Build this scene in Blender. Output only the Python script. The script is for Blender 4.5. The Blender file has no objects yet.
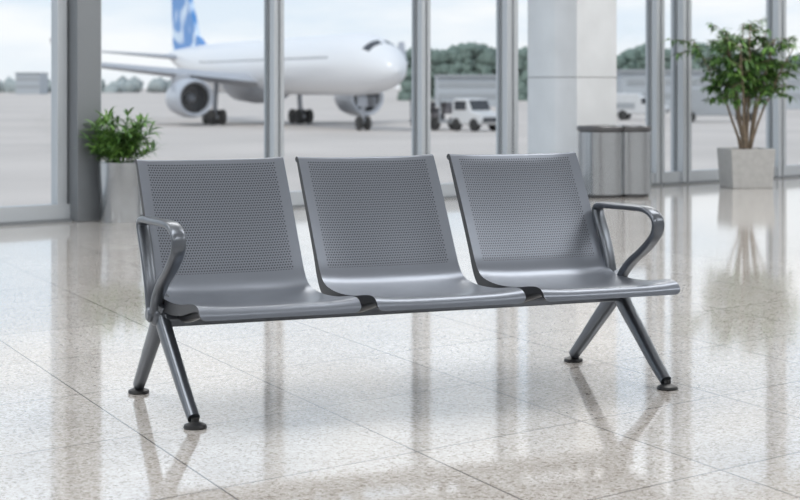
import bpy, bmesh, math, random
from mathutils import Vector, Matrix
random.seed(7)
scene = bpy.context.scene
F=1730.0; H=1.1; HY=85.0

# ---------------------------------------------------------------- helpers
def link(o,parent=None):
    scene.collection.objects.link(o)
    if parent is not None: o.parent=parent
    return o
def empty(name,loc=(0,0,0),rz=0):
    e=bpy.data.objects.new(name,None); e.location=loc; e.rotation_euler=(0,0,rz); e.empty_display_size=.2
    return link(e)
def mk(name,verts,faces,mats,parent=None,midx=None,smooth=False,loc=(0,0,0),rz=0,bevel=0,sharp=None):
    me=bpy.data.meshes.new(name); me.from_pydata([tuple(v) for v in verts],[],faces)
    for m in (mats if isinstance(mats,(list,tuple)) else [mats]): me.materials.append(m)
    if midx:
        for p,i in zip(me.polygons,midx): p.material_index=i
    bm=bmesh.new(); bm.from_mesh(me); bmesh.ops.recalc_face_normals(bm,faces=bm.faces); bm.to_mesh(me); bm.free()
    if smooth:
        for p in me.polygons: p.use_smooth=True
        try: me.set_sharp_from_angle(angle=math.radians(sharp or 40))
        except Exception: pass
    o=bpy.data.objects.new(name,me); o.location=loc; o.rotation_euler=(0,0,rz)
    link(o,parent)
    if bevel:
        b=o.modifiers.new('bevel','BEVEL'); b.width=bevel; b.segments=3; b.limit_method='ANGLE'; b.angle_limit=math.radians(40)
    return o
class MB:
    """mesh accumulator"""
    def __init__(s): s.v=[]; s.f=[]; s.m=[]
    def add(s,v,f,m=0):
        n=len(s.v); s.v+= [tuple(x) for x in v]; s.f+=[tuple(i+n for i in q) for q in f]; s.m+=[m]*len(f)
    def box(s,c,d,m=0,R=None):
        x,y,z=[k/2 for k in d]
        vs=[Vector((a*x,b*y,cc*z)) for a in(-1,1) for b in(-1,1) for cc in(-1,1)]
        if R is not None: vs=[R@v for v in vs]
        vs=[v+Vector(c) for v in vs]
        s.add(vs,[(0,1,3,2),(4,6,7,5),(0,4,5,1),(2,3,7,6),(0,2,6,4),(1,5,7,3)],m)
    def lathe(s,prof,c=(0,0,0),axis='z',n=32,m=0,caps=True):
        vs=[];fs=[]
        for r,h in prof:
            for k in range(n):
                a=2*math.pi*k/n; p=(r*math.cos(a),r*math.sin(a))
                v={'z':(p[0],p[1],h),'x':(h,p[0],p[1]),'y':(p[0],h,p[1])}[axis]
                vs.append((v[0]+c[0],v[1]+c[1],v[2]+c[2]))
        for i in range(len(prof)-1):
            for k in range(n):
                a=i*n+k;b=i*n+(k+1)%n
                fs.append((a,b,b+n,a+n))
        if caps:
            fs.append(tuple(range(n))[::-1]); fs.append(tuple((len(prof)-1)*n+k for k in range(n)))
        s.add(vs,fs,m)
    def tube(s,pts,rad,n=10,m=0):
        pts=[Vector(p) for p in pts]; vs=[];fs=[]
        up=Vector((0.13,0.07,1)).normalized()
        for i,p in enumerate(pts):
            t=(pts[min(i+1,len(pts)-1)]-pts[max(i-1,0)]).normalized()
            a=t.cross(up if abs(t.dot(up))<.98 else Vector((1,0,0))).normalized(); b=t.cross(a)
            r=rad[i] if isinstance(rad,(list,tuple)) else rad
            for k in range(n):
                th=2*math.pi*k/n; vs.append(p+(a*math.cos(th)+b*math.sin(th))*r)
        for i in range(len(pts)-1):
            for k in range(n):
                q=i*n+k;w=i*n+(k+1)%n; fs.append((q,w,w+n,q+n))
        fs.append(tuple(range(n))[::-1]); fs.append(tuple((len(pts)-1)*n+k for k in range(n)))
        s.add(vs,fs,m)
    def obj(s,name,mats,parent=None,**k): return mk(name,s.v,s.f,mats,parent,midx=s.m,**k)
def catmull(P,n=6):
    out=[]
    for i in range(len(P)-1):
        p0=P[max(i-1,0)];p1=P[i];p2=P[i+1];p3=P[min(i+2,len(P)-1)]
        for k in range(n):
            t=k/n
            out.append(tuple(.5*((2*b)+(-a+c)*t+(2*a-5*b+4*c-d)*t*t+(-a+3*b-3*c+d)*t**3) for a,b,c,d in zip(p0,p1,p2,p3)))
    out.append(tuple(P[-1])); return out

# ---------------------------------------------------------------- materials
def mat(name,col,rough=.5,metal=0,spec=.5,bump=None,var=None,coat=0):
    m=bpy.data.materials.new(name); m.use_nodes=True; nt=m.node_tree; b=nt.nodes['Principled BSDF']
    b.inputs['Base Color'].default_value=(*col,1); b.inputs['Roughness'].default_value=rough
    b.inputs['Metallic'].default_value=metal; b.inputs['Specular IOR Level'].default_value=spec
    b.inputs['Coat Weight'].default_value=coat
    tc=nt.nodes.new('ShaderNodeTexCoord')
    if var:
        nz=nt.nodes.new('ShaderNodeTexNoise'); nz.inputs['Scale'].default_value=var[0]; nz.inputs['Detail'].default_value=5
        nt.links.new(tc.outputs['Object'],nz.inputs['Vector'])
        cr=nt.nodes.new('ShaderNodeValToRGB'); k=var[1]
        cr.color_ramp.elements[0].position=.3; cr.color_ramp.elements[1].position=.7
        cr.color_ramp.elements[0].color=(*[c*(1-k) for c in col],1); cr.color_ramp.elements[1].color=(*[min(1,c*(1+k)) for c in col],1)
        nt.links.new(nz.outputs['Fac'],cr.inputs[0]); nt.links.new(cr.outputs[0],b.inputs['Base Color'])
    if bump:
        nz=nt.nodes.new('ShaderNodeTexNoise'); nz.inputs['Scale'].default_value=bump[0]
        nt.links.new(tc.outputs['Object'],nz.inputs['Vector'])
        bp=nt.nodes.new('ShaderNodeBump'); bp.inputs['Strength'].default_value=bump[1]; bp.inputs['Distance'].default_value=.002
        nt.links.new(nz.outputs['Fac'],bp.inputs['Height']); nt.links.new(bp.outputs[0],b.inputs['Normal'])
    return m
def node_math(nt,op,a,b=None,c=None):
    n=nt.nodes.new('ShaderNodeMath'); n.operation=op
    for i,x in enumerate((a,b,c)):
        if x is None: continue
        if isinstance(x,(int,float)): n.inputs[i].default_value=x
        else: nt.links.new(x,n.inputs[i])
    return n.outputs[0]

PAINT=(.165,.184,.218)
m_paint=mat('powder_coated_steel',PAINT,.31,.6,bump=(900,.05))
m_frame=mat('bench_frame_metal',(.115,.128,.148),.28,.7)
m_black=mat('black_plastic',(.012,.013,.015),.4)
m_dark=mat('dark_edge_metal',(.025,.028,.034),.4,.4)
SEAT_W=.548
def perf():
    m=mat('steel_dark_hole_dots',PAINT,.31,.6); nt=m.node_tree; b=nt.nodes['Principled BSDF']
    uv=nt.nodes.new('ShaderNodeUVMap'); uv.uv_map='UVMap'
    sp=nt.nodes.new('ShaderNodeSeparateXYZ'); nt.links.new(uv.outputs[0],sp.inputs[0])
    U,V=sp.outputs[0],sp.outputs[1]
    pitch=.0098
    row=node_math(nt,'FLOOR',node_math(nt,'DIVIDE',V,pitch))
    off=node_math(nt,'MULTIPLY',node_math(nt,'MODULO',row,2),.5)
    fu=node_math(nt,'SUBTRACT',node_math(nt,'FRACT',node_math(nt,'ADD',node_math(nt,'DIVIDE',U,pitch),off)),.5)
    fv=node_math(nt,'SUBTRACT',node_math(nt,'FRACT',node_math(nt,'DIVIDE',V,pitch)),.5)
    d=node_math(nt,'SQRT',node_math(nt,'ADD',node_math(nt,'MULTIPLY',fu,fu),node_math(nt,'MULTIPLY',fv,fv)))
    hole_dot=node_math(nt,'LESS_THAN',d,.30)  # no cut holes: their dark insides are painted as dots in base colour
    cu=node_math(nt,'LESS_THAN',node_math(nt,'ABSOLUTE',node_math(nt,'SUBTRACT',U,SEAT_W/2)),SEAT_W/2-.036)
    cv=node_math(nt,'LESS_THAN',node_math(nt,'ABSOLUTE',node_math(nt,'SUBTRACT',V,.281)),.214)
    msk=node_math(nt,'MULTIPLY',hole_dot,node_math(nt,'MULTIPLY',cu,cv))
    mx=nt.nodes.new('ShaderNodeMix'); mx.data_type='RGBA'
    mx.inputs['A'].default_value=(*PAINT,1); mx.inputs['B'].default_value=(.038,.042,.05,1)
    nt.links.new(msk,mx.inputs['Factor']); nt.links.new(mx.outputs['Result'],b.inputs['Base Color'])
    return m
m_perf=perf()
m_alu=mat('window_aluminium',(.42,.45,.48),.4,.3)
m_aluD=mat('grey_cladding',(.18,.195,.21),.45,.3)
m_wall=mat('wall_paint',(.80,.81,.82),.7,var=(1.5,.03))
m_ceil=mat('ceiling_paint',(.84,.85,.86),.8)
m_conc=mat('column_panel',(.57,.59,.61),.5,var=(3,.05))
m_joint=mat('panel_joint',(.25,.26,.27),.7)
m_steel=mat('brushed_steel',(.40,.42,.44),.22,1.0,bump=(60,.08))
m_steelD=mat('dark_steel',(.07,.07,.075),.35,.8)
m_stone=mat('planter_stone',(.38,.38,.375),.7,var=(20,.08))
m_soil=mat('potting_soil',(.05,.035,.02),.9,var=(40,.4))
m_leaf=mat('leaf_green',(.12,.24,.05),.45,var=(9,.45))
m_leaf2=mat('leaf_dark_green',(.055,.13,.033),.45,var=(7,.45))
m_bark=mat('bark',(.18,.14,.10),.8,var=(30,.3))

# floor
def floor_mat():
    m=mat('granite_tile',(.6,.58,.55),.1); nt=m.node_tree; b=nt.nodes['Principled BSDF']
    tc=nt.nodes.new('ShaderNodeTexCoord')
    def dot(v):
        n=nt.nodes.new('ShaderNodeVectorMath'); n.operation='DOT_PRODUCT'; n.inputs[1].default_value=v
        nt.links.new(tc.outputs['Object'],n.inputs[0]); return n.outputs['Value']
    def line(v,o,p,w=.003):
        x=node_math(nt,'DIVIDE',node_math(nt,'SUBTRACT',dot(v),o),p)
        fr=node_math(nt,'ABSOLUTE',node_math(nt,'SUBTRACT',x,node_math(nt,'ROUND',x)))
        return node_math(nt,'LESS_THAN',fr,w/p), node_math(nt,'FLOOR',x)
    l1,i1=line((.912,.411,0),1.493,.687); l2,i2=line((-.654,.756,0),3.137,.753)
    ln=node_math(nt,'MAXIMUM',l1,l2)
    def vor(scale):
        v=nt.nodes.new('ShaderNodeTexVoronoi'); v.inputs['Scale'].default_value=scale; nt.links.new(tc.outputs['Object'],v.inputs['Vector'])
        s=nt.nodes.new('ShaderNodeSeparateColor'); nt.links.new(v.outputs['Color'],s.inputs[0]); return s.outputs[0]
    cr=nt.nodes.new('ShaderNodeValToRGB'); e=cr.color_ramp.elements
    e[0].position=0; e[0].color=(.27,.235,.205,1); e[1].position=1; e[1].color=(.66,.65,.64,1)
    for p,c in((.10,(.37,.34,.31)),(.24,(.48,.455,.43)),(.55,(.53,.515,.495)),(.8,(.57,.56,.545))):
        x=e.new(p); x.color=(*c,1)
    nt.links.new(vor(125),cr.inputs[0])
    cr2=nt.nodes.new('ShaderNodeValToRGB'); e=cr2.color_ramp.elements
    e[0].position=.0; e[0].color=(.77,.74,.71,1); e[1].position=.3; e[1].color=(1,1,1,1)
    nt.links.new(vor(260),cr2.inputs[0])
    nz=nt.nodes.new('ShaderNodeTexNoise'); nz.inputs['Scale'].default_value=1.3; nz.inputs['Detail'].default_value=6
    nt.links.new(tc.outputs['Object'],nz.inputs['Vector'])
    cr3=nt.nodes.new('ShaderNodeValToRGB'); e=cr3.color_ramp.elements
    e[0].position=.3; e[0].color=(.90,.89,.88,1); e[1].position=.7; e[1].color=(1,1,1,1)
    nt.links.new(nz.outputs['Fac'],cr3.inputs[0])
    wn=nt.nodes.new('ShaderNodeTexWhiteNoise'); wn.noise_dimensions='2D'
    cb=nt.nodes.new('ShaderNodeCombineXYZ'); nt.links.new(i1,cb.inputs[0]); nt.links.new(i2,cb.inputs[1]); nt.links.new(cb.outputs[0],wn.inputs['Vector'])
    tv=node_math(nt,'ADD',node_math(nt,'MULTIPLY',wn.outputs['Value'],.07),.93)
    def mul(a,bb):
        x=nt.nodes.new('ShaderNodeMix'); x.data_type='RGBA'; x.blend_type='MULTIPLY'; x.inputs['Factor'].default_value=1
        nt.links.new(a,x.inputs['A']); nt.links.new(bb,x.inputs['B']); return x.outputs['Result']
    c=mul(mul(mul(cr.outputs[0],cr2.outputs[0]),cr3.outputs[0]),tv)
    mx=nt.nodes.new('ShaderNodeMix'); mx.data_type='RGBA'; mx.inputs['B'].default_value=(.13,.12,.11,1)
    nt.links.new(ln,mx.inputs['Factor']); nt.links.new(c,mx.inputs['A']); nt.links.new(mx.outputs['Result'],b.inputs['Base Color'])
    rr=node_math(nt,'ADD',node_math(nt,'MULTIPLY',nz.outputs['Fac'],.06),.04)
    nt.links.new(rr,b.inputs['Roughness'])
    b.inputs['IOR'].default_value=2.05
    return m
m_floor=floor_mat()

# ---------------------------------------------------------------- room
P0=Vector((-2.95,13.79,0)); D=Vector((.741,.671,0)).normalized(); N=Vector((D.y,-D.x,0))
ANG=math.atan2(D.y,D.x)
def W(s,n,z=0): return P0+D*s+N*n+Vector((0,0,z))
S0,S1,DEP,CH=-15,21,17,4.2
def slab(name,c0,c1,z0,z1,m):
    (s0,n0),(s1,n1)=c0,c1
    v=[W(s,n,z) for z in(z0,z1) for s,n in((s0,n0),(s1,n0),(s1,n1),(s0,n1))]
    return mk(name,v,[(0,1,2,3),(4,5,6,7),(0,1,5,4),(1,2,6,5),(2,3,7,6),(3,0,4,7)],m)
slab('floor',(S0,-.15),(S1,DEP),-.2,0,m_floor)
slab('ceiling',(S0,-.15),(S1,DEP),CH,CH+.2,m_ceil)
slab('wall_back',(S0,DEP),(S1,DEP+.2),0,CH,m_wall)
slab('wall_left',(S0-.2,0),(S0,DEP),0,CH,m_wall)
slab('wall_right',(S1,0),(S1+.2,DEP),0,CH,m_wall)
slab('wall_front',(S0,-.15),(S1,0.05),3.7,CH,m_wall)

m_glass=bpy.data.materials.new('window_glass'); m_glass.use_nodes=True
nt=m_glass.node_tree; nt.nodes.remove(nt.nodes['Principled BSDF'])
tr=nt.nodes.new('ShaderNodeBsdfTransparent'); tr.inputs[0].default_value=(.97,.985,.99,1)
gl=nt.nodes.new('ShaderNodeBsdfGlossy'); gl.inputs['Roughness'].default_value=.02
ms=nt.nodes.new('ShaderNodeMixShader'); ms.inputs[0].default_value=.04
nt.links.new(tr.outputs[0],ms.inputs[1]); nt.links.new(gl.outputs[0],ms.inputs[2]); nt.links.new(ms.outputs[0],nt.nodes['Material Output'].inputs[0])

def s_of(px):
    r=(px-400)/F; return (r*13.79+2.95)/(.741-.671*r)
RZ=Matrix.Rotation(ANG,3,'Z')
posts=[(s,.12,.16) for s in (-14,-12,-10,-8,-6,-4,-1.7)]
posts+=[(s_of(78),.22,.22)]
posts+=[(s_of(p),.115,.15) for p in(274,421)]
posts+=[(s_of(507),.16,.16),(s_of(655),.14,.16),(s_of(681),.15,.18),(s_of(776),.16,.18)]
posts+=[(s,.12,.16) for s in(12,14,16,18,20)]
for i,(s,w,d) in enumerate(posts):
    b=MB()
    if abs(s-s_of(78))<.01:
        b.box(W(s,.06,1.85),(w,d,3.7),1,RZ)
        b.box(W(s-.17,-.01,1.85),(.09,.10,3.7),0,RZ); b.box(W(s+.165,-.01,1.85),(.07,.10,3.7),0,RZ)
    else:
        b.box(W(s,0,1.85),(w,d,3.7),0,RZ); b.box(W(s,-.02,1.85),(w+.03,.04,3.7),1,RZ)
        b.box(W(s,d/2+.004,1.85),(.02,.01,3.7),1,RZ)
    b.obj('trim_%d'%(i+1),[m_alu,m_aluD],bevel=.004)
ss=[p[0] for p in posts]
for i in range(len(ss)-1):
    a,c=ss[i],ss[i+1]; e=empty('window_%d'%(i+1)); mid=(a+c)/2; L=c-a-.06
    b=MB(); b.box(W(mid,0,.07),(L,.12,.14),0,RZ); b.box(W(mid,0,3.66),(L,.10,.10),0,RZ); b.box(W(mid,.05,.012),(L,.10,.024),1,RZ)
    b.obj('frame',[m_alu,m_aluD],e)
    mk('glass_pane',[W(a+.03,-.01,.13),W(c-.03,-.01,.13),W(c-.03,-.01,3.64),W(a+.03,-.01,3.64)],[(0,1,2,3)],m_glass,e)

b=MB()
cw,cd=.62,.70
cc=Vector(((577-400)/F*17.7,17.7,0))+D*(cw/2)-N*(cd/2)
b.box(cc+Vector((0,0,2.1)),(cw,cd,4.19),0,RZ)
for z in(1.18,2.6): b.box(cc+Vector((0,0,z)),(cw+.006,cd+.006,.012),1,RZ)
b.box(cc+Vector((0,0,.06)),(cw+.03,cd+.03,.12),2,RZ)
b.obj('column',[m_conc,m_joint,m_steelD],bevel=.006)

# fill lights added below the unseen ceiling to brighten the bench front
for s in(-10,-5,0,5,10,16):
    for n in(2.8,7.2,12.2):
        ld=bpy.data.lights.new('ceiling_fill','AREA'); ld.shape='RECTANGLE'; ld.size=3.2; ld.size_y=1.6; ld.energy=105; ld.color=(1,.995,.985)
        o=bpy.data.objects.new('ceiling_fill',ld); o.location=W(s,n,CH-.03); o.rotation_euler=(0,0,ANG); link(o)

# ---------------------------------------------------------------- BENCH
bench=empty('airport_bench',(.0155,6.214,0),math.radians(23.6))
prof=[(.330,.808),(.327,.824),(.314,.836),(.297,.834),(.285,.820),(.235,.735),(.165,.610),(.105,.500),(.068,.437),(.03,.402),(-.03,.386),(-.13,.380),(-.25,.386),(-.35,.399),(-.405,.403),(-.440,.396),(-.460,.377),(-.462,.357)]
thk=[.006,.009,.013,.018,.022,.027,.028,.030,.038,.046,.046,.042,.036,.028,.022,.016,.012,.008]
PP=catmull([(p[0],p[1],t) for p,t in zip(prof,thk)],5)
def seat(idx,ac):
    n=len(PP); M=16; r=.022
    arc=[0]
    for i in range(1,n): arc.append(arc[-1]+math.dist(PP[i][:2],PP[i-1][:2]))
    L=arc[-1]; V=[];UV=[]
    for layer in(0,1):
        for i in range(n):
            q0=PP[max(i-1,0)];q1=PP[min(i+1,n-1)]
            tb,tz=q1[0]-q0[0],q1[1]-q0[1]; l=math.hypot(tb,tz); nb,nz=tz/l,-tb/l
            de=min(arc[i],L-arc[i]); hw=SEAT_W/2
            if de<r: hw=SEAT_W/2-r+math.sqrt(max(0,r*r-(r-de)**2))
            for j in range(M+1):
                u=j/M; x=(u*2-1)*hw; off=-.012*(1-(2*u-1)**4)*min(1,de/.08)
                d=off-(PP[i][2] if layer else 0)
                if layer and 0<j<M: d=off-.004
                V.append((ac+x,PP[i][0]+nb*d,PP[i][1]+nz*d)); UV.append((x+SEAT_W/2,arc[i]))
    Fc=[];Mi=[]; K=n*(M+1)
    for i in range(n-1):
        for j in range(M):
            a=i*(M+1)+j; Fc.append((a,a+1,a+M+2,a+M+1)); Mi.append(0)
            Fc.append((K+a,K+a+M+1,K+a+M+2,K+a+1)); Mi.append(1)
        for j in(0,M):
            a=i*(M+1)+j; Fc.append((a,a+M+1,K+a+M+1,K+a)); Mi.append(2)
    for j in range(M):
        Fc.append((j,j+1,K+j+1,K+j)); Mi.append(1)
        a=(n-1)*(M+1)+j; Fc.append((a,a+1,K+a+1,K+a)); Mi.append(1)
    o=mk('seat_shell_%d'%idx,V,Fc,[m_perf,m_paint,m_dark],bench,midx=Mi,smooth=True,sharp=50)
    uvl=o.data.uv_layers.new(name='UVMap')
    for lp in o.data.loops: uvl.data[lp.index].uv=UV[lp.vertex_index]
    bv=o.modifiers.new('bevel','BEVEL'); bv.width=.004; bv.segments=3; bv.limit_method='ANGLE'; bv.angle_limit=math.radians(50)
    return o
def flat(pts,ra,rt,a,n=14,e=2.6):
    V=[];Fc=[]; N_=len(pts)
    for i,p in enumerate(pts):
        q0=pts[max(i-1,0)];q1=pts[min(i+1,N_-1)]; tb,tz=q1[0]-q0[0],q1[1]-q0[1]; l=math.hypot(tb,tz) or 1; nb,nz=tz/l,-tb/l
        A=ra[i] if isinstance(ra,list) else ra; T=rt[i] if isinstance(rt,list) else rt
        for k in range(n):
            th=2*math.pi*k/n; c,s=math.cos(th),math.sin(th)
            c=math.copysign(abs(c)**(2/e),c); s=math.copysign(abs(s)**(2/e),s)
            V.append((a+A*c,p[0]+nb*T*s,p[1]+nz*T*s))
    for i in range(N_-1):
        for k in range(n):
            q=i*n+k;w=i*n+(k+1)%n; Fc.append((q,w,w+n,q+n))
    Fc.append(tuple(range(n))); Fc.append(tuple((N_-1)*n+k for k in range(n)))
    return V,Fc
cent=[-.630,-.024,.594]
for i,c in enumerate(cent):
    seat(i+1,c)
    for j,sx in enumerate((-.21,.21)):
        b=MB()
        pts=catmull([(-.34,.372),(-.22,.345),(-.10,.325),(.02,.335),(.085,.40),(.14,.52)],4)
        v,f=flat(pts,.014,[.008+.012*math.sin(math.pi*k/(len(pts)-1)) for k in range(len(pts))],c+sx); b.add(v,f)
        b.obj('bracket_%d'%(i*2+j+1),[m_dark],bench,smooth=True)
b=MB()
v=[];pr=[(-.045,.285),(.025,.285),(.035,.30),(.03,.335),(.0,.345),(-.045,.335),(-.055,.31)]
for a in(-.90,.885): v+=[(a,p[0],p[1]) for p in pr]
n=len(pr); b.add(v,[(k,(k+1)%n,n+(k+1)%n,n+k) for k in range(n)]+[tuple(range(n)),tuple(range(n,2*n))])
b.obj('beam',[m_frame],bench,bevel=.006)
loop=[(.030,.33),(.048,.42),(.090,.52),(.135,.600),(.138,.626),(.105,.638),(.0,.640),(-.14,.643),(-.225,.640),(-.278,.620),(-.294,.588),(-.275,.548),(-.20,.492),(-.11,.440),(-.045,.385),(-.015,.33)]
LP=catmull(loop,6)
for i,(a,al,sg) in enumerate(((-.924,-.900,-1),(.880,.887,1))):
    v,f=flat(LP,[.018+.007*math.sin(math.pi*k/(len(LP)-1))**.5 for k in range(len(LP))],[.015-.003*math.sin(math.pi*k/(len(LP)-1)) for k in range(len(LP))],a,16,3)
    mk('armrest_%d'%(i+1),v,f,m_frame,bench,smooth=True,sharp=60)
    b=MB()
    for pts,nm in(([(.035,.375),(.005,.33),(-.06,.262),(-.16,.175),(-.26,.088),(-.335,.030)],'f'),([(-.03,.375),(.005,.33),(.07,.262),(.165,.180),(.265,.092),(.340,.030)],'r')):
        q=catmull(pts,5); m_=len(q)
        rt=[.040-.020*(k/(m_-1)) for k in range(m_)]; ra=[.026-.006*(k/(m_-1)) for k in range(m_)]
        v,f=flat(q,ra,rt,al,16,2.6)
        sh=.016 if sg<0 else 0
        v=[(x+sh*(1-min(1,z/.33)),y,z) for x,y,z in v]
        b.add(v,f)
    b.lathe([(.001,-.034),(.030,-.034),(.038,-.026),(.040,0),(.038,.026),(.030,.034),(.001,.034)],(al,0.0,.325),'x',28)
    b.obj('leg_frame_%d'%(i+1),[m_frame],bench,smooth=True,sharp=50)
    b=MB()
    b.lathe([(.001,-.008),(.018,-.008),(.026,0),(.026,.012),(.018,.018),(.001,.018)],(al+sg*.042,0,.325),'x',24,0)
    b.obj('hub_cap_%d'%(i+1),[m_frame],bench,smooth=True)
    for j,bb in enumerate((-.345,.345)):
        b=MB()
        b.lathe([(.001,0),(.036,0),(.038,.004),(.036,.012),(.022,.018),(.013,.022),(.013,.034),(.001,.034)],(al+(.016 if sg<0 else 0),bb,0),'z',28)
        b.obj('foot_%d'%(i*2+j+1),[m_black],bench,smooth=True,sharp=35)

# ---------------------------------------------------------------- litter bin (twin drum)
def fp(px,py):
    Y=F*H/(py-HY); return Vector(((px-400)*Y/F,Y,0))
lb=empty('litter_bin',(2.115,17.06,0),math.radians(6))
m_lid=mat('lid_steel',(.13,.13,.135),.3,.85)
for k,(dx,dy,R) in enumerate(((-.135,-.02,.235),(.165,.035,.205))):
    b=MB(); c=(dx,dy,0)
    b.lathe([(R-.02,0),(R-.02,.03)],c,n=64,m=1)
    b.lathe([(R,.03),(R,.64)],c,n=64,m=0)
    b.lathe([(R-.012,.64),(R-.012,.652)],c,n=64,m=1)
    b.lathe([(R+.008,.652),(R+.008,.690),(R,.700),(R-.07,.702),(R-.08,.68)],c,n=64,m=2,caps=False)
    b.lathe([(0,.678),(R-.078,.678)],c,n=48,m=1,caps=False)
    b.obj('drum_%d'%(k+1),[m_steel,m_steelD,m_lid],lb,smooth=True,sharp=30)
b=MB(); b.box((.03,-.02,.34),(.05,.22,.60)); b.obj('connector',[m_steelD],lb)

# ---------------------------------------------------------------- plants
def leaf(b,p,d,L,w,droop,m=0):
    d=Vector(d).normalized(); side=d.cross(Vector((0,0,1)))
    if side.length<.05: side=Vector((1,0,0))
    side=(side.normalized()+Vector((random.uniform(-.5,.5),random.uniform(-.5,.5),random.uniform(-.6,.6)))*.6).normalized()
    vs=[];S=5
    q=Vector(p)
    for i in range(S+1):
        t=i/S; ww=w*math.sin(math.pi*min(1,max(.06,t**.8*.96+.02)))*.5
        vs+= [q-side*ww,q+side*ww]
        dd=(d+Vector((0,0,-droop*t*1.6))).normalized(); q=q+dd*L/S
    b.add(vs,[(2*i,2*i+1,2*i+3,2*i+2) for i in range(S)],m)
pp=fp(120,221.5)
pl=empty('potted_plant',pp)
b=MB(); b.lathe([(.001,0),(.155,0),(.158,.01),(.182,.47),(.182,.48),(.165,.48),(.163,.44)],n=48,caps=False); b.obj('steel_planter',[m_steel],pl,smooth=True,sharp=35)
b=MB(); b.lathe([(0,.445),(.164,.44)],n=32,caps=False); b.obj('soil',[m_soil],pl)
b=MB(); bs=MB()
for i in range(40):
    a=random.uniform(0,2*math.pi); sp=random.uniform(.03,.25); hh=random.uniform(.18,.49)*(1-sp*.9)
    r0=random.uniform(0,.09)
    P0_=Vector((r0*math.cos(a),r0*math.sin(a),.44))
    P=[P0_+Vector((math.cos(a)*sp*t**1.5,math.sin(a)*sp*t**1.5,hh*t)) for t in(0,.25,.5,.75,1)]
    bs.tube(P,[.006,.005,.004,.003,.002],6)
    for k in range(30):
        t=random.uniform(.2,1)**.8; j=min(3,int(t*4)); q=P[j].lerp(P[j+1],t*4-j if t<1 else 1)
        aa=random.uniform(0,2*math.pi); out=Vector((math.cos(aa),math.sin(aa),random.uniform(.0,1.7)))+Vector((math.cos(a),math.sin(a),0))*.4
        leaf(b,q,out,random.uniform(.08,.17),random.uniform(.016,.026),random.uniform(.2,.9),random.choice((0,0,1)))
b.obj('foliage',[m_leaf,m_leaf2],pl,smooth=True,sharp=180); bs.obj('stems',[m_leaf2],pl,smooth=True)
# right tree
pp=fp(746,187.5)
tr_=empty('potted_tree',pp,math.radians(8))
b=MB(); w0,w1=.22,.245
def sq(w,z): return [(-w,-w,z),(w,-w,z),(w,w,z),(-w,w,z)]
v=sq(w0,0)+sq(w1,.42)+sq(w1-.03,.42)+sq(w1-.035,.35)
fs=[(0,1,2,3)]
for L_ in range(3):
    for k in range(4): fs.append((L_*4+k,L_*4+(k+1)%4,L_*4+4+(k+1)%4,L_*4+4+k))
b.add(v,fs); b.obj('stone_planter',[m_stone],tr_,bevel=.008)
b=MB(); b.add(sq(.21,.36),[(0,1,2,3)]); b.obj('soil',[m_soil],tr_)
b=MB(); bs=MB()
for i in range(12):
    a=2*math.pi*i/12+random.uniform(-.2,.2); sp=(.16,.34,.50)[i%3]*random.uniform(.9,1.1); hh=random.uniform(1.38,1.52)-sp*.55
    fy=.72 if math.sin(a)>0 else 1
    P=[Vector((math.cos(a)*(.04+sp*t**1.3),math.sin(a)*fy*(.04+sp*t**1.3),.36+hh*t))+Vector((random.uniform(-.012,.012),random.uniform(-.012,.012),0)) for t in[k/7 for k in range(8)]]
    bs.tube(P,[.017-.0015*k for k in range(8)],8)
    for q in range(14):
        st=random.uniform(.50,1); j=min(6,int(st*7)); o0=P[j].lerp(P[j+1],st*7-j)
        aa=random.uniform(0,2*math.pi); dr=Vector((math.cos(aa),math.sin(aa)*.7,random.uniform(-.2,.8))).normalized(); L_=random.uniform(.12,.27)
        tw=[o0,o0+dr*L_*.5,o0+dr*L_+Vector((0,0,-.03))]
        bs.tube(tw,[.005,.003,.002],5)
        for kk in range(22):
            t=random.uniform(.2,1.05); qq=tw[0].lerp(tw[2],t)
            a3=random.uniform(0,2*math.pi)
            leaf(b,qq,Vector((math.cos(a3),math.sin(a3),random.uniform(-.6,.6)))+dr*.4,random.uniform(.08,.15),random.uniform(.020,.034),random.uniform(.4,1.2),random.choice((0,1)))
b.obj('foliage',[m_leaf,m_leaf2],tr_,smooth=True,sharp=180); bs.obj('trunks',[m_bark],tr_,smooth=True)

# ---------------------------------------------------------------- outside
GZ=-2.05
m_tar=mat('tarmac_concrete',(.51,.465,.43),.75,var=(.08,.10))
mk('tarmac',[(-900,22,GZ),(900,22,GZ),(1500,1600,GZ),(-1500,1600,GZ)],[(0,1,2,3)],m_tar)
m_white=mat('aircraft_white',(.74,.75,.77),.3,coat=.3)
m_grey=mat('aircraft_grey',(.40,.42,.46),.4,.2)
m_eng=mat('engine_cowl',(.46,.49,.54),.3,.3)
m_win=mat('dark_window',(.03,.035,.045),.15)
m_tyre=mat('tyre_rubber',(.03,.03,.03),.8)
m_blue=bpy.data.materials.new('tail_livery'); m_blue.use_nodes=True
nt=m_blue.node_tree; bb=nt.nodes['Principled BSDF']; bb.inputs['Roughness'].default_value=.35
tc=nt.nodes.new('ShaderNodeTexCoord'); wv=nt.nodes.new('ShaderNodeTexNoise'); wv.inputs['Scale'].default_value=.32; wv.inputs['Detail'].default_value=1; wv.inputs['Distortion'].default_value=.8
cr=nt.nodes.new('ShaderNodeValToRGB'); cr.color_ramp.elements[0].color=(.06,.24,.58,1); cr.color_ramp.elements[1].color=(.62,.74,.88,1); cr.color_ramp.elements[0].position=.5; cr.color_ramp.elements[1].position=.6
nt.links.new(tc.outputs['Object'],wv.inputs['Vector']); nt.links.new(wv.outputs['Fac'],cr.inputs[0]); nt.links.new(cr.outputs[0],bb.inputs['Base Color'])

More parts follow.
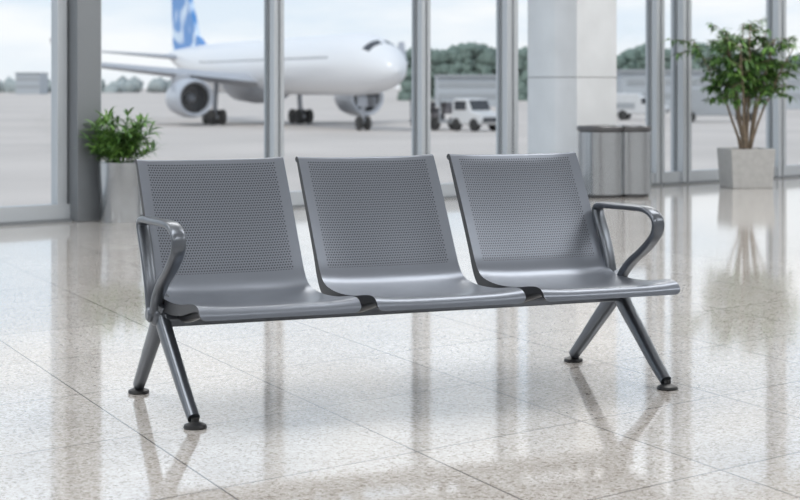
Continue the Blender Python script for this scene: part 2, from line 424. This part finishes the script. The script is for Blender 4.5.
air=empty('passenger_airplane',(-11.5,140.1,GZ),math.atan2(-.914,.407))
ST=[(28,.02,-.55),(27.85,.38,-.52),(27.5,.78,-.46),(26.8,1.18,-.36),(25.8,1.56,-.22),(24.6,1.86,-.10),(23.2,2.08,-.03),(21.5,2.2,0),(-7,2.2,0),(-11,2.05,.14),(-15,1.7,.42),(-19,1.2,.8),(-22.5,.72,1.15),(-24.6,.35,1.38),(-25,.08,1.4)]
def interp(x):
    for (x0,r0,z0),(x1,r1,z1) in zip(ST,ST[1:]):
        if x0>=x>=x1:
            t=(x0-x)/(x0-x1); return r0+(r1-r0)*t,z0+(z1-z0)*t
xs=[28,27.93,27.8,27.6,27.3,27,26.6,26.2,25.8,25.4,25,24.6,24.2,23.8,23.2,22.6,22,21.5]
x=21.5
while x>-10: x-=.3; xs.append(round(x,3))
xs+=[-11,-12,-13,-14,-15,-16,-17,-18,-19,-20,-21,-22.5,-23.5,-24.6,-25]
n=72;V=[];Fc=[];Mi=[]
for x in xs:
    r,zc=interp(x)
    for k in range(n):
        th=2*math.pi*k/n; V.append((x,r*math.cos(th),4.6+zc+r*math.sin(th)))
for i in range(len(xs)-1):
    xm=(xs[i]+xs[i+1])/2
    for k in range(n):
        Fc.append((i*n+k,i*n+(k+1)%n,(i+1)*n+(k+1)%n,(i+1)*n+k))
        th=(k+.5)*360/n; sd=min(th,abs(180-th)) if th<=180 else 99
        mi=0
        if 24.9<xm<25.7 and 38<th<142 and k not in(17,18) : mi=1
        if -9<xm<21 and 12<sd<16 and i%2==0: mi=1
        Mi.append(mi)
mk('fuselage',V,Fc,[m_white,m_win],air,midx=Mi,smooth=True)
def wing(name,root,tip,th,m,a=air):
    V=[];prf=[(0,0),(.08,.45),(.3,.6),(.7,.35),(1,0),(.7,-.15),(.3,-.35),(.08,-.25)]
    for (xl,xt,y,z),tt in((root,th),(tip,th*.35)):
        for u,h in prf: V.append((xl+(xt-xl)*u,y,z+h*tt))
    q=len(prf); f=[(k,(k+1)%q,q+(k+1)%q,q+k) for k in range(q)]+[tuple(range(q)),tuple(range(q,2*q))]
    return mk(name,V,f,m,a,smooth=True,sharp=50)
for sg,nm in((1,'l'),(-1,'r')):
    wing('wing_'+nm,(5.5,-3.5,sg*1.2,3.3),(-3.6,-6.2,sg*15,5.0),1.1,m_grey)
    mk('winglet_'+nm,[(-3.8,sg*14.95,5.0),(-6.2,sg*14.95,5.0),(-6.6,sg*15.5,6.9),(-5.6,sg*15.5,6.9)],[(0,1,2,3)],m_grey,air).modifiers.new('s','SOLIDIFY').thickness=.12
    wing('stabilizer_'+nm,(-18.5,-22.5,sg*.8,5.6),(-22.3,-24.3,sg*7.2,6.2),.5,m_grey)
    b=MB(); c=(3.6,sg*7.1,2.15)
    b.lathe([(1.12,2.0),(1.22,2.45),(1.32,2.5),(1.42,2.35),(1.50,1.6),(1.50,.2),(1.35,-1.2),(1.1,-2.0),(.9,-2.1)],c,'x',40,0,caps=False)
    b.lathe([(0,.9),(1.15,.9),(1.12,2.05)],c,'x',32,1,caps=False)
    b.lathe([(.02,1.9),(.28,1.5),(.42,1.0),(.42,.85)],c,'x',20,2,caps=False)
    b.lathe([(.9,-2.1),(.7,-2.6),(.35,-3.1),(.02,-3.4)],c,'x',24,1,caps=False)
    b.obj('engine_'+nm,[m_eng,m_win,m_grey],air,smooth=True,sharp=40)
    b=MB(); b.box((2.0,sg*7.1,3.6),(4.2,.35,.9)); b.obj('pylon_'+nm,[m_grey],air,bevel=.1)
    b=MB(); b.tube([(0,sg*3.5,3.4),(0,sg*3.7,.6)],.2,10,1)
    for dx in(-.75,.75):
        for dy in(-.45,.45): b.lathe([(.001,-.2),(.5,-.2),(.6,-.12),(.6,.12),(.5,.2),(.001,.2)],(dx,sg*3.7+dy,.6),'y',24,0)
    b.box((0,sg*3.7,.6),(1.5,.25,.25),1); b.obj('main_gear_'+nm,[m_tyre,m_grey],air)
b=MB(); b.lathe([(.05,8),(1.2,6.5),(1.75,4),(1.95,0),(1.75,-4),(1.2,-6),(.05,-7.5)],(0,0,3.6),'x',32,0); o=b.obj('belly_fairing',[m_grey],air,smooth=True)
b=MB(); b.tube([(22,0,2.6),(22,0,.5)],.16,10,1)
for dy in(-.3,.3): b.lathe([(.001,-.16),(.42,-.16),(.5,-.1),(.5,.1),(.42,.16),(.001,.16)],(22,dy,.5),'y',24,0)
b.box((22.6,.35,2.0),(1.6,.05,.7),1); b.box((22.6,-.35,2.0),(1.6,.05,.7),1)
b.obj('nose_gear',[m_tyre,m_grey],air)
V=[(-13.5,6.5),(-16,7.6),(-20.8,14.5),(-24,14.6),(-23.4,6.2)]
b=MB(); q=len(V); b.add([(x,-.22,z) for x,z in V]+[(x,.22,z) for x,z in V],[tuple(range(q)),tuple(range(q,2*q))]+[(k,(k+1)%q,q+(k+1)%q,q+k) for k in range(q)])
b.obj('tail_fin',[m_blue],air,bevel=.1)

# service vehicles
m_vw=mat('vehicle_white',(.58,.59,.60),.4); m_vg=mat('vehicle_grey',(.33,.35,.37),.5)
m_lug=mat('luggage',(.16,.15,.16),.7,var=(1.5,.5))
def wheels(b,pts,W_):
    for x in pts:
        for s_ in(-1,1): b.lathe([(.001,-.15),(.4,-.15),(.46,-.08),(.46,.08),(.4,.15),(.001,.15)],(x,s_*(W_/2-.1),.46),'y',20,1)
def tug(px,py,yaw,name='baggage_tug'):
    Y=F*(H-GZ)/(py-HY); e=empty(name,((px-400)/F*Y,Y,GZ),yaw); W_=2.0
    b=MB(); pr=[(-1.3,.45),(1.6,.45),(1.75,.8),(1.65,1.2),(.75,1.35),(.35,2.2),(-1.0,2.25),(-1.2,1.3)]
    q=len(pr); b.add([(x,-W_/2,z) for x,z in pr]+[(x,W_/2,z) for x,z in pr],[tuple(range(q)),tuple(range(q,2*q))]+[(k,(k+1)%q,q+(k+1)%q,q+k) for k in range(q)])
    b.obj('body',[m_vw],e,bevel=.12)
    b=MB(); 
    for s_ in(-1,1): b.box((-.3,s_*(W_/2+.01),1.75),(1.1,.03,.6))
    b.box((.57,0,1.78),(.05,W_-.3,.72),0,Matrix.Rotation(-.44,3,'Y')); b.box((1.74,0,.8),(.05,W_-.4,.3)); b.obj('windows',[m_win],e)
    b=MB(); wheels(b,(-.75,1.0),W_)
    for x0 in(-4.0,):
        b.box((x0,0,.62),(3.2,1.9,.16),0); b.box((x0+1.95,0,.5),(1.0,.1,.08),0); wheels(b,(x0-1.0,x0+1.0),1.9)
        for sx in(-1.5,1.5):
            for sy in(-.88,.88): b.box((x0+sx,sy,1.4),(.08,.08,1.5),0)
        b.box((x0,0,2.18),(3.3,2.0,.08),0)
    b.obj('running_gear',[m_vg,m_tyre],e)
    b=MB()
    for k in range(16):
        b.box((-4.0+random.uniform(-1.2,1.2),random.uniform(-.55,.55),.95+.4*(k%3)),(.7,.5,.4),0,Matrix.Rotation(random.uniform(-.3,.3),3,'Z'))
    b.obj('luggage',[m_lug],e,bevel=.06)
tug(474,131,-.85)
def truck(px,py,yaw,L=6,Hh=2.7,m=m_vw,name='service_truck'):
    Y=F*(H-GZ)/(py-HY); e=empty(name,((px-400)/F*Y,Y,GZ),yaw)
    b=MB(); W_=2.2; pr=[(-L/2,.55),(L/2-.1,.55),(L/2,.9),(L/2-.15,1.25),(L/2-.9,1.45),(L/2-1.5,2.05),(L/2-2.4,2.1),(L/2-2.45,Hh),(-L/2,Hh)]
    q=len(pr); b.add([(x,-W_/2,z) for x,z in pr]+[(x,W_/2,z) for x,z in pr],[tuple(range(q)),tuple(range(q,2*q))]+[(k,(k+1)%q,q+(k+1)%q,q+k) for k in range(q)])
    b.obj('body',[m],e,bevel=.12)
    b=MB()
    for s_ in(-1,1): b.box((L/2-1.75,s_*(W_/2+.01),1.72),(.9,.03,.5))
    b.box((L/2-1.16,0,1.78),(.06,W_-.3,.62),0,Matrix.Rotation(-.75,3,'Y')); b.box((L/2+.0,0,.85),(.05,W_-.5,.3)); b.obj('windows',[m_win],e)
    b=MB(); wheels(b,(-L/2+1.1,L/2-1.0),W_); b.obj('wheels',[m_vg,m_tyre],e)
    b=MB(); b.box((-L/2+1.2,W_/2+.03,1.3),(2.0,.04,.5)); b.box((-L/2+1.2,-W_/2-.03,1.3),(2.0,.04,.5)); b.obj('stripe',[m_vg],e)
    return e
truck(715,122,.1,7,2.9,m_vg)
truck(640,120,-.3,5,2.4,m_vw)
# distant tree line and terminal
b=MB(); 
ico=bmesh.new(); bmesh.ops.create_icosphere(ico,subdivisions=1,radius=1); iv=[v.co.copy() for v in ico.verts]; jf=[tuple(v.index for v in f.verts) for f in ico.faces]; ico.free()
def blob(p,r):
    b.add([Vector((v.x*r*random.uniform(.7,1.3),v.y*r,v.z*r*random.uniform(.7,1.3)))+Vector(p) for v in iv],jf)
for i in range(1500):
    px=random.uniform(405,880); Y=random.uniform(350,366)
    hh=(34+5*math.sin(px*.03)+3*math.sin(px*.11))*Y/F*random.uniform(.85,1.0)
    X=(px-400)/F*Y; r=random.uniform(.6,1.2)
    z=H+hh-r
    while z>GZ-1: blob((X+random.uniform(-1,1),Y,z),r*1.3); z-=r*2.2
b.obj('tree_line',[mat('hazed_tree_foliage',(.145,.20,.175),.9,var=(.15,.2))],None)  # greyed foliage colour with distance haze painted in
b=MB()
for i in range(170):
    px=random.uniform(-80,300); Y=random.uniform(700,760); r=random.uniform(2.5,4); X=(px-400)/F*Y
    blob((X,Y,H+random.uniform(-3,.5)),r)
b.obj('tree_line',[mat('far_hazed_foliage',(.32,.36,.36),.9,var=(.2,.2))],None,smooth=True,sharp=180)  # paler still: more distance haze put into the leaf colour
m_far=mat('far_building',(.42,.45,.48),.7)
for (p0,p1,yt,Y,m,mw) in((615,870,71,230,m_far,m_vg),(436,500,76,260,m_far,m_vg),(20,44,73,600,m_far,m_vg)):
    b=MB(); X0=(p0-400)/F*Y;X1=(p1-400)/F*Y; zt=H+(85-yt)*Y/F
    b.box(((X0+X1)/2,Y,(zt+GZ)/2),(X1-X0,14,zt-GZ),0)
    for k in range(2): b.box(((X0+X1)/2,Y-7,GZ+(zt-GZ)*(.35+.35*k)),((X1-X0)*.96,.2,(zt-GZ)*.14),1)
    b.box(((X0+X1)/2,Y,zt),((X1-X0)*1.02,15,.3),2)
    b.obj('terminal_building',[m,mw,m_vg])

# ---------------------------------------------------------------- light
w=bpy.data.worlds.new('sky'); scene.world=w; w.use_nodes=True; nt=w.node_tree; bg=nt.nodes['Background']
tc=nt.nodes.new('ShaderNodeTexCoord'); sp=nt.nodes.new('ShaderNodeSeparateXYZ'); nt.links.new(tc.outputs['Generated'],sp.inputs[0])
cr=nt.nodes.new('ShaderNodeValToRGB'); e=cr.color_ramp.elements
e[0].position=0; e[0].color=(.84,.88,.92,1); e[1].position=.5; e[1].color=(.50,.66,.88,1)
x=e.new(.03); x.color=(.76,.84,.92,1); x=e.new(.10); x.color=(.66,.79,.93,1)
nt.links.new(sp.outputs[2],cr.inputs[0])
mp=nt.nodes.new('ShaderNodeMapping'); mp.inputs['Scale'].default_value=(1,1,4); nt.links.new(tc.outputs['Generated'],mp.inputs[0])
nz=nt.nodes.new('ShaderNodeTexNoise'); nz.inputs['Scale'].default_value=7; nz.inputs['Detail'].default_value=6; nt.links.new(mp.outputs[0],nz.inputs['Vector'])
c2=nt.nodes.new('ShaderNodeValToRGB'); c2.color_ramp.elements[0].position=.42; c2.color_ramp.elements[1].position=.62; nt.links.new(nz.outputs['Fac'],c2.inputs[0])
mx=nt.nodes.new('ShaderNodeMix'); mx.data_type='RGBA'; mx.inputs['B'].default_value=(.93,.95,.97,1)
nt.links.new(c2.outputs[0],mx.inputs['Factor']); nt.links.new(cr.outputs[0],mx.inputs['A']); nt.links.new(mx.outputs['Result'],bg.inputs[0])
bg.inputs[1].default_value=1.08
sd=bpy.data.lights.new('sun','SUN'); sd.energy=1.5; sd.angle=.05; sd.color=(1,.95,.88); so=bpy.data.objects.new('sun',sd); so.rotation_euler=(math.radians(42),0,math.radians(-28)); link(so)

# ---------------------------------------------------------------- camera
cam=bpy.data.cameras.new('camera'); cam.sensor_width=36; cam.lens=36*F/800; cam.shift_y=-(250-HY)/800
cam.clip_end=3000; cam.dof.use_dof=True; cam.dof.focus_distance=6.1; cam.dof.aperture_fstop=4.8
co=bpy.data.objects.new('camera',cam); co.location=(0,0,H); co.rotation_euler=(math.radians(90),0,0); link(co); scene.camera=co
scene.view_settings.view_transform='Standard'
